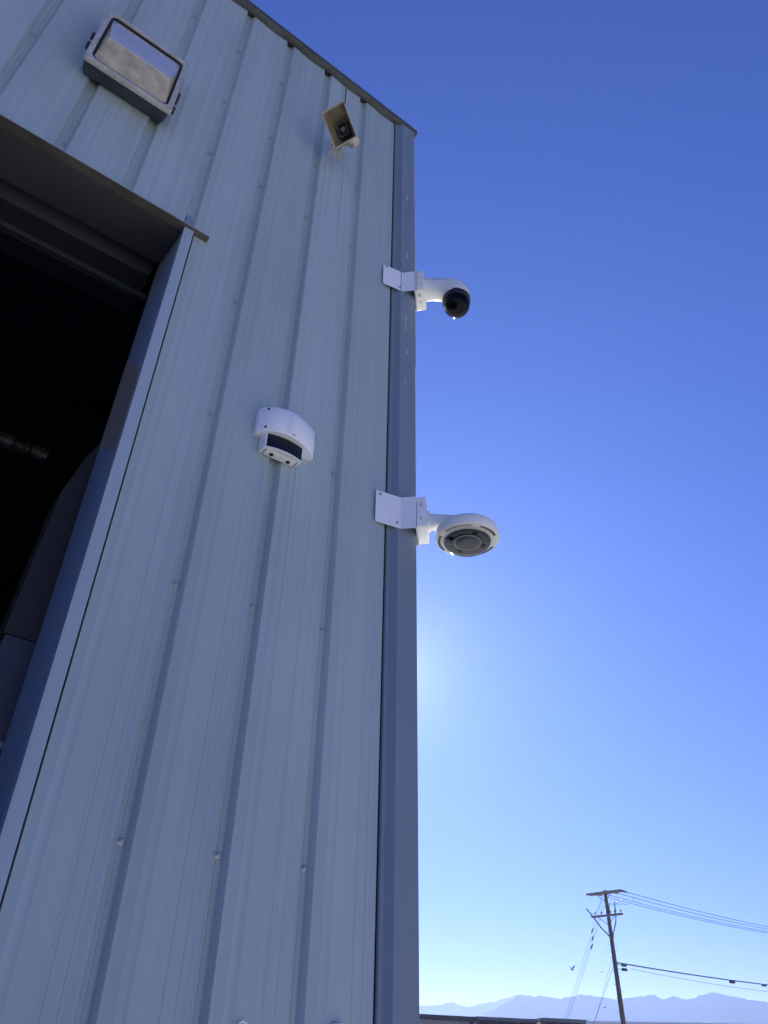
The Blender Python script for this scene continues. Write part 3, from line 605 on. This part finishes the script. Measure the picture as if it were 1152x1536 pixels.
for a0, a1 in ((150, 205), (225, 280), (300, 345), (30, 75)):
    for k in range(22):
        a = R(a0 + (a1 - a0) * k / 21); c, s = math.cos(a), math.sin(a)
        w.add([((.124 + i * .012) * c - j * .0014 * s, (.124 + i * .012) * s + j * .0014 * c, zz) for zz in (-.0045, -.002) for i, j in ((0, -1), (1, -1), (1, 1), (0, 1))],
              [(0, 1, 2, 3), (7, 6, 5, 4), (0, 4, 5, 1), (1, 5, 6, 2), (2, 6, 7, 3), (3, 7, 4, 0)])
tag(w.build('vent_slots', M['black'], C2), kind='stuff')
w = MB(); w.M = D2; a = R(285)
w.box((.10, -.0006, 0), (.1462, .0006, .044)); o = w.build('housing_seam', M['grey'], C2); 

# ------------------------------------------------------------------ small fixings low on the wall
HK = tag(empty('wall_hook', (1.168, 0, 1.53)), 'small white curled wall hook low on the groove clad wall', 'hook')
w = MB(); w.box((-.007, -.004, -.05), (.007, .002, .02)); w.build('hook_plate', M['white'], HK, bevel=.001)
w = MB(); w.tube([(.013 * math.cos(a), -.012, .018 + .013 * math.sin(a)) for a in [R(x) for x in range(20, 300, 20)]], .0035, 8); w.build('hook_curl', M['white'], HK)
KB = tag(empty('junction_box', (1.49, 0, 1.50)), 'small white box on the wall at the lower edge, right of the curled hook', 'box')
w = MB(); w.box((-.017, -.018, -.03), (.017, .002, .063)); w.build('box_body', M['white'], KB, bevel=.003)
w = MB(); w.box((-.014, -.022, -.026), (.014, -.018, .058)); w.build('box_cover', M['cream'], KB, bevel=.0015)

# ------------------------------------------------------------------ sheds across the yard
def shed(label, az0, az1, D0, D1, top, roofm, wallm, style, tilt=1.3):
    p0, p1 = polar(az0, D0, 0), polar(az1, D1, 0); d = (p1 - p0); L = d.length; rz = math.atan2(d.y, d.x)
    p0.z = .03
    r = tag(empty('storage_shed', p0, rz), label, 'shed', 'sheds in a row across the yard')
    r.rotation_euler.y = R(tilt); dep = 2.6
    w = MB(); w.box((.0, -.12, top - .16), (L, dep, top - .02)); w.build('roof', roofm, r, bevel=.01)
    w = MB(); w.box((-.01, -.14, top - .02), (L + .01, dep + .02, top)); w.build('roof_edge', roofm, r, bevel=.004)
    if style == 'wall':
        n = int(L / .3)
        rib = MB(); rib.prism([(0, 0), (.03, -.03), (.12, -.03), (.15, 0), (L / n, 0), (L / n, .03), (0, .03)], 0, top - .17); rm = rib.mesh('wall_panel', wallm, 20)
        for k in range(n): inst('wall_panel', rm, r, (k * L / n, .06, 0))
        w = MB(); w.box((0, .1, 0), (L, dep - .1, top - .17)); w.build('shed_body', wallm, r)
        w = MB(); w.box((L - .28, -.06, 0), (L - .06, .05, top - .165)); w.build('corner_post', M['shedbrown'], r, bevel=.01)
        w = MB(); w.box((-.05, -.10, top - .24), (L + .05, -.02, top - .165)); w.build('fascia', M['shedbrown'], r, bevel=.005)
    else:
        w = MB(); w.box((.02, .08, 0), (L - .02, dep - .1, top - .17)); w.build('shed_body', wallm, r, bevel=.01)
        for x in (.03, L * .33, L * .66, L - .11):
            w = MB(); w.box((x, .0, 0), (x + .08, .08, top - .165)); w.build('post', M['shedgrey'], r, bevel=.006)
        w = MB(); w.box((.0, -.04, .95), (L, .02, 1.05)); w.build('rail', M['shedgrey'], r, bevel=.006)
shed('low beige ribbed shed with thin brown roof, nearest the building corner', 36.2, 42.33, 48, 48.5, 2.31, M['shedbrown'], M['shedwall'], 'wall')
shed('low dark shed with wide grey roof, middle of the row across the yard', 42.48, 46.30, 48, 48.4, 2.215, M['shedgrey'], M['sheddark'], 'open')
shed('short dark shed with grey roof at the end below the utility pole', 46.62, 49.3, 48, 48.4, 2.215, M['shedgrey'], M['sheddark'], 'open')
# long white roofed warehouse, far off
wh = tag(empty('warehouse', polar(60, 330, 0), R(-58)), 'long low white warehouse far off under the mountains', 'warehouse')
w = MB(); w.box((-130, 0, 0), (130, 40, 5.2)); w.build('wall', M['whiteroof'], wh)
w = MB(); w.box((-131, -1, 5.2), (131, 41, 5.7)); w.build('roof', M['whiteroof'], wh)

# ------------------------------------------------------------------ utility pole
PD = 65.0; PP = polar(51.6, PD, 0)
T = Vector((math.cos(R(51.6)), -math.sin(R(51.6)), 0)); RD = Vector((math.sin(R(51.6)), math.cos(R(51.6)), 0))
AR = (T * .0395 - RD * .0287).normalized(); LN = Vector((-AR.y, AR.x, 0)); LN = LN if LN.dot(RD) > 0 else -LN
UP = tag(empty('utility_pole', PP), 'tall brown wooden utility pole with two crossarms beyond the sheds', 'utility pole')
TOP = 10.65
def utility_pole(root, simple=False):
    w = MB(); w.tube([(0, 0, 0), (0, 0, 3), (0.0, 0, 7), (0, 0, TOP)], [.19, .175, .15, .125], 14); w.build('shaft', M['wood'], root)
    L1, L2 = 1.60, 1.42
    Z1, Z2 = TOP - .16, 8.93
    for s in (-1, 1):
        w = MB(); w.M = Matrix(((AR.x, LN.x, 0, LN.x * s * .20), (AR.y, LN.y, 0, LN.y * s * .20), (0, 0, 1, Z1), (0, 0, 0, 1)))
        w.box((-L1, -.06, -.07), (L1, .06, .07)); w.build('crossarm', M['woodarm'], root, bevel=.01)
    w = MB(); w.M = Matrix(((AR.x, LN.x, 0, -LN.x * .19), (AR.y, LN.y, 0, -LN.y * .19), (0, 0, 1, Z2), (0, 0, 0, 1)))
    w.box((-L2, -.06, -.07), (L2, .06, .07)); w.build('crossarm', M['woodarm'], root, bevel=.01)
    for Z, off in ((Z1, .26), (Z2, -.26)):
        for s in (-1, 1):
            w = MB(); w.tube([AR * s * .75 - LN * abs(off) + Vector((0, 0, Z - .07)), -LN * .14 + Vector((0, 0, Z - .62))], .022, 5); w.build('brace', M['wire'], root)
    if simple: return
    for x in (-.95, -.35, .6, 1.45):               # strain insulators on the top arm, wire side
        p = AR * x + LN * .27 + Vector((0, 0, Z1 - .02))
        w = MB(); w.tube([p, p + LN * .1, p + LN * .11, p + LN * .2, p + LN * .21, p + LN * .3, p + LN * .31, p + LN * .4, p + LN * .55], [.025, .025, .065, .065, .03, .03, .065, .065, .02], 8); w.build('insulator', M['porcelain'], root)
    for x in (-1.05, -.45, .35, .75, 1.3):
        p = AR * x - LN * .19 + Vector((0, 0, Z2 + .07))
        w = MB(); w.lathe([(.0, 0), (.02, 0), (.02, .09), (.06, .10), (.065, .16), (.035, .20), (.04, .24), (0, .26)], 8, tuple(p)); w.build('insulator', M['porcelain'], root)
    # cut-out arms: the two long sloping risers each side of the lower crossarm
    w = MB(); w.tube([AR * -1.95 + Vector((0, 0, Z2 + .62)), AR * -1.42 + Vector((0, 0, Z2 + .05)), AR * -.8 + Vector((0, 0, Z2 - .75)), AR * -.25 + Vector((0, 0, Z2 - 1.25)), AR * -.14 + Vector((0, 0, Z2 - 1.38))], .045, 7); w.build('riser_cable', M['cable'], root)
    w = MB(); w.tube([AR * .72 + Vector((0, 0, Z2 + .85)), AR * .70 + Vector((0, 0, Z2)), AR * .58 + Vector((0, 0, Z2 - .5)), AR * .22 + Vector((0, 0, Z2 - 1.2)), AR * .13 + Vector((0, 0, Z2 - 1.5))], .04, 7); w.build('riser_cable', M['cable'], root)
    w = MB(); w.tube([AR * .12 + Vector((0, 0, Z2 + .2)), AR * .2 + Vector((0, 0, Z2 + .6)), AR * .28 + Vector((0, 0, Z2 + .85))], .03, 6); w.build('riser_cable', M['cable'], root)
    # jumper loops between the arms
    def loop(a, b, sag, r=.012):
        pts = []
        for i in range(13):
            t = i / 12; p = a.lerp(b, t); pts.append(p - Vector((0, 0, sag * 4 * t * (1 - t))))
        w = MB(); w.tube(pts, r, 5); w.build('jumper_wire', M['cable'], root)
    loop(AR * -1.95 + Vector((0, 0, Z2 + .62)), AR * -.5 + LN * .2 + Vector((0, 0, Z1 - .1)), .75)
    loop(AR * .28 + Vector((0, 0, Z2 + .85)), AR * .95 + Vector((0, 0, Z2 + .75)), .1)
    loop(AR * .72 + Vector((0, 0, Z2 + .85)), AR * 1.0 + LN * .85 + Vector((0, 0, Z1 - .15)), .25)
    loop(AR * 1.35 + Vector((0, 0, Z2 + .75)), AR * 1.5 + LN * 1.6 + Vector((0, 0, Z1 - .2)), .30)
    loop(AR * .95 + Vector((0, 0, Z2 + .75)), AR * 1.35 + Vector((0, 0, Z2 + .75)), .12)
    for k in range(16):                              # climbing steps
        z = 1.6 + .42 * k; s = -1 if k % 2 else 1
        w = MB(); w.tube([AR * s * .13 + Vector((0, 0, z)), AR * s * .30 + Vector((0, 0, z + .01)), AR * s * .31 + Vector((0, 0, z + .05))], .013, 5); w.build('step', M['wire'], root)
    w = MB(); w.tube([AR * .05 - LN * .20 + Vector((0, 0, 0)), AR * .05 - LN * .185 + Vector((0, 0, 3.5)), AR * .05 - LN * .165 + Vector((0, 0, 7.4))], .035, 6); w.build('conduit', M['wire'], root)
    w = MB(); w.box((-.2, -.2, 5.6), (-.1, .2, 5.8)); 
    for dz, r in ((5.72, .085), (5.46, .10)):
        p = T * .62 - RD * .1 + Vector((0, 0, dz))
        w = MB(); w.tube([p - LN * .3 + T * .05, p - LN * .24, p + LN * .2, p + LN * .34 - T * .1], [r * .5, r, r, r * .5], 10); w.tube([p, T * .1 + Vector((0, 0, dz + .05))], .02, 5); w.build('splice_case', M['cable'], root)
utility_pole(UP)
P2 = PP + LN * 52
UP2 = tag(empty('utility_pole', P2), 'farther wooden utility pole holding the far ends of the wires', 'utility pole'); utility_pole(UP2, True)
def span(name, a, b, sag, r, label, m, n=28, cat='power line', group=None):
    pts = []
    for i in range(n + 1):
        t = i / n; p = a.lerp(b, t); pts.append(p - Vector((0, 0, sag * 4 * t * (1 - t))))
    w = MB(); w.tube([p - a for p in pts], r, 6); o = w.build(name, m); o.location = a
    return tag(o, label, cat, group)
Z1 = TOP - .18
for x, nm in ((-.95, 'lowest of four bare wires from the top crossarm, running right'), (-.35, 'second lowest of four bare wires from the top crossarm, running right'),
              (.6, 'second highest of four bare wires from the top crossarm, running right'), (1.45, 'highest of four bare wires from the top crossarm, running right')):
    a = PP + AR * x + LN * .82 + Vector((0, 0, Z1)); b = P2 + AR * x + Vector((0, 0, Z1 + .1))
    span('power_line', a, b, .75, .019, nm, M['wire'], group='wires from the top crossarm')
ca = PP + T * .14 + Vector((0, 0, 5.9)); cb = P2 + Vector((0, 0, 5.75))
span('telephone_cable', ca, cb, .42, .042, 'thick black telephone cable slung right from halfway up the pole', M['cable'], cat='cable')
span('telephone_cable', ca - Vector((0, 0, .38)) + T * .9, cb - Vector((0, 0, .15)), .70, .013, 'thin drooping cable below the thick telephone cable', M['cable'], cat='cable')
def on_cable(t, dz=0): 
    p = ca.lerp(cb, t); return p - Vector((0, 0, .42 * 4 * t * (1 - t) - dz))
for t, r, l, lab in ((.30, .13, .36, 'fat black splice closure hanging on the telephone cable'), (.40, .06, .40, 'slim black sleeve farther right on the telephone cable')):
    e = tag(empty('cable_closure', on_cable(t, -.10)), lab, 'splice closure')
    w = MB(); w.tube([LN * -l, LN * (-l * .8), LN * (l * .8), LN * l], [r * .5, r, r, r * .5], 10); w.build('closure_body', M['cable'], e)
    w = MB(); w.tube([Vector((0, 0, r * .7)), Vector((0, 0, .12))], .02, 5); w.build('hanger', M['wire'], e)
# down guys to anchors behind the sheds
def guy(a, b, label, r=.012, ins=None):
    o = span('guy_wire', a, b, 0.0, r, label, M['wire'], 2, 'guy wire', 'guy wires of the utility pole')
    if ins:
        d = (b - a); p = d * ins; u = d.normalized()
        w = MB(); w.tube([p - u * .22, p - u * .14, p + u * .14, p + u * .22], [.02, .055, .055, .02], 8); w.build('insulator', M['porcelain'], o)
anch = polar(47.05, 58, .05)
guy(PP + AR * -.28 + Vector((0, 0, 10.2)), anch + T * -.1, 'leftmost of three guy wires falling left from the pole top', .008, .235)
guy(PP + AR * -.19 + Vector((0, 0, 9.9)), anch, 'middle of three guy wires falling left from the pole top', .008, .265)
guy(PP + AR * -.10 - LN * .14 + Vector((0, 0, 9.6)), anch + T * .12, 'rightmost of three guy wires falling left from the pole top', .008, .30)
anc2 = polar(48.75, 60.5, .05)
guy(PP + T * -.12 + Vector((0, 0, 5.72)), anc2, 'short guy wire falling left from halfway up the pole', .012)
guy(PP + T * -.12 + Vector((0, 0, 6.2)), anc2 + T * .15, 'thinner short guy wire beside the one from halfway up the pole', .008)

# ------------------------------------------------------------------ birds
def bird(az, slope, D, size, flap, heading, label):
    r = tag(empty('bird', polar(az, D, CAM.z + slope * D), R(heading)), label, 'bird')
    w = MB(); w.tube([(-.20 * size, 0, 0), (-.12 * size, 0, 0), (0, 0, -.01 * size), (.12 * size, 0, .01 * size), (.17 * size, 0, .02 * size), (.22 * size, 0, .015 * size)], [.03 * size, .035 * size, .06 * size, .05 * size, .035 * size, .006 * size], 8); w.build('body', M['feather'], r)
    for s in (-1, 1):
        y1, z1 = .26 * size * math.cos(R(flap)) * s, .26 * size * math.sin(R(flap)); y2, z2 = .52 * size * math.cos(R(flap * .6)) * s, .50 * size * math.sin(R(flap * .75))
        w = MB(); th = .008 * size
        top = [(.08 * size, .03 * s * size, 0), (.11 * size, y1, z1), (-.02 * size, y2, z2), (-.06 * size, y1, z1), (-.09 * size, .03 * s * size, 0)]
        w.add(top + [(x, y, z - th) for x, y, z in top], [(0, 1, 2, 3, 4), (9, 8, 7, 6, 5)] + [(i, 5 + i, 5 + (i + 1) % 5, (i + 1) % 5) for i in range(5)]); w.build('wing', M['feather'], r)
bird(48.84, .0596, 60, .75, 65, 20, 'dark bird with raised wings flying left of the guy wires')
bird(50.72, .0579, 70, .6, 15, 60, 'small bird gliding between the guy wires beside the pole')
bird(50.6, .0249, 75, .6, 8, -38, 'lowest bird, gliding flat in front of the mountains')

# ------------------------------------------------------------------ haze
hz = MB(); hz.box((-3600, -3600, -1), (3600, 3600, 135))
hm = bpy.data.materials.new('haze'); hm.use_nodes = True; t = hm.node_tree; t.nodes.clear()
pv = t.nodes.new('ShaderNodeVolumePrincipled'); pv.inputs['Color'].default_value = (0.27, 0.38, 0.72, 1); pv.inputs['Density'].default_value = 0.0003; pv.inputs['Anisotropy'].default_value = 0.46
oo = t.nodes.new('ShaderNodeOutputMaterial'); t.links.new(pv.outputs[0], oo.inputs['Volume'])
tag(hz.build('haze', hm), kind='stuff')

# ------------------------------------------------------------------ sub-parts hang on the part they belong to
def under(root, part, names):
    host = next(c for c in root.children if c.name.split('.')[0] == part)
    for c in list(root.children):
        if c is not host and c.name.split('.')[0] in names: c.parent = host
under(C1, 'junction_box', ('box_seam', 'screw')); under(C1, 'arm_housing', ('arm_seam',)); under(C1, 'camera_ball', ('lens',))
under(C2, 'junction_box', ('box_slot',)); under(C2, 'lens_tray', ('lens', 'tray_ring', 'centre_cap')); under(C2, 'disc_housing', ('housing_seam',)); under(C2, 'bottom_ring', ('vent_slots', 'bubble_ring'))
for c in (C1, C2): under(c, 'corner_bracket', ('bolt',))
under(MS, 'rain_hood', ('screw', 'maker_badge')); under(MS, 'sensor_window', ('window_rim',)); under(MS, 'eye_plate', ('sensor_eye', 'seam'))
under(HS, 'horn_flare', ('horn_throat', 'throat_collar', 'phase_plug')); under(HS, 'mounting_plate', ('screw',)); under(HS, 'swivel_bracket', ('pivot_bolt',))
under(FL, 'door_frame', ('gasket', 'latch', 'screw')); under(FL, 'glass_refractor', ('upper_glass', 'refractor_ridge'))
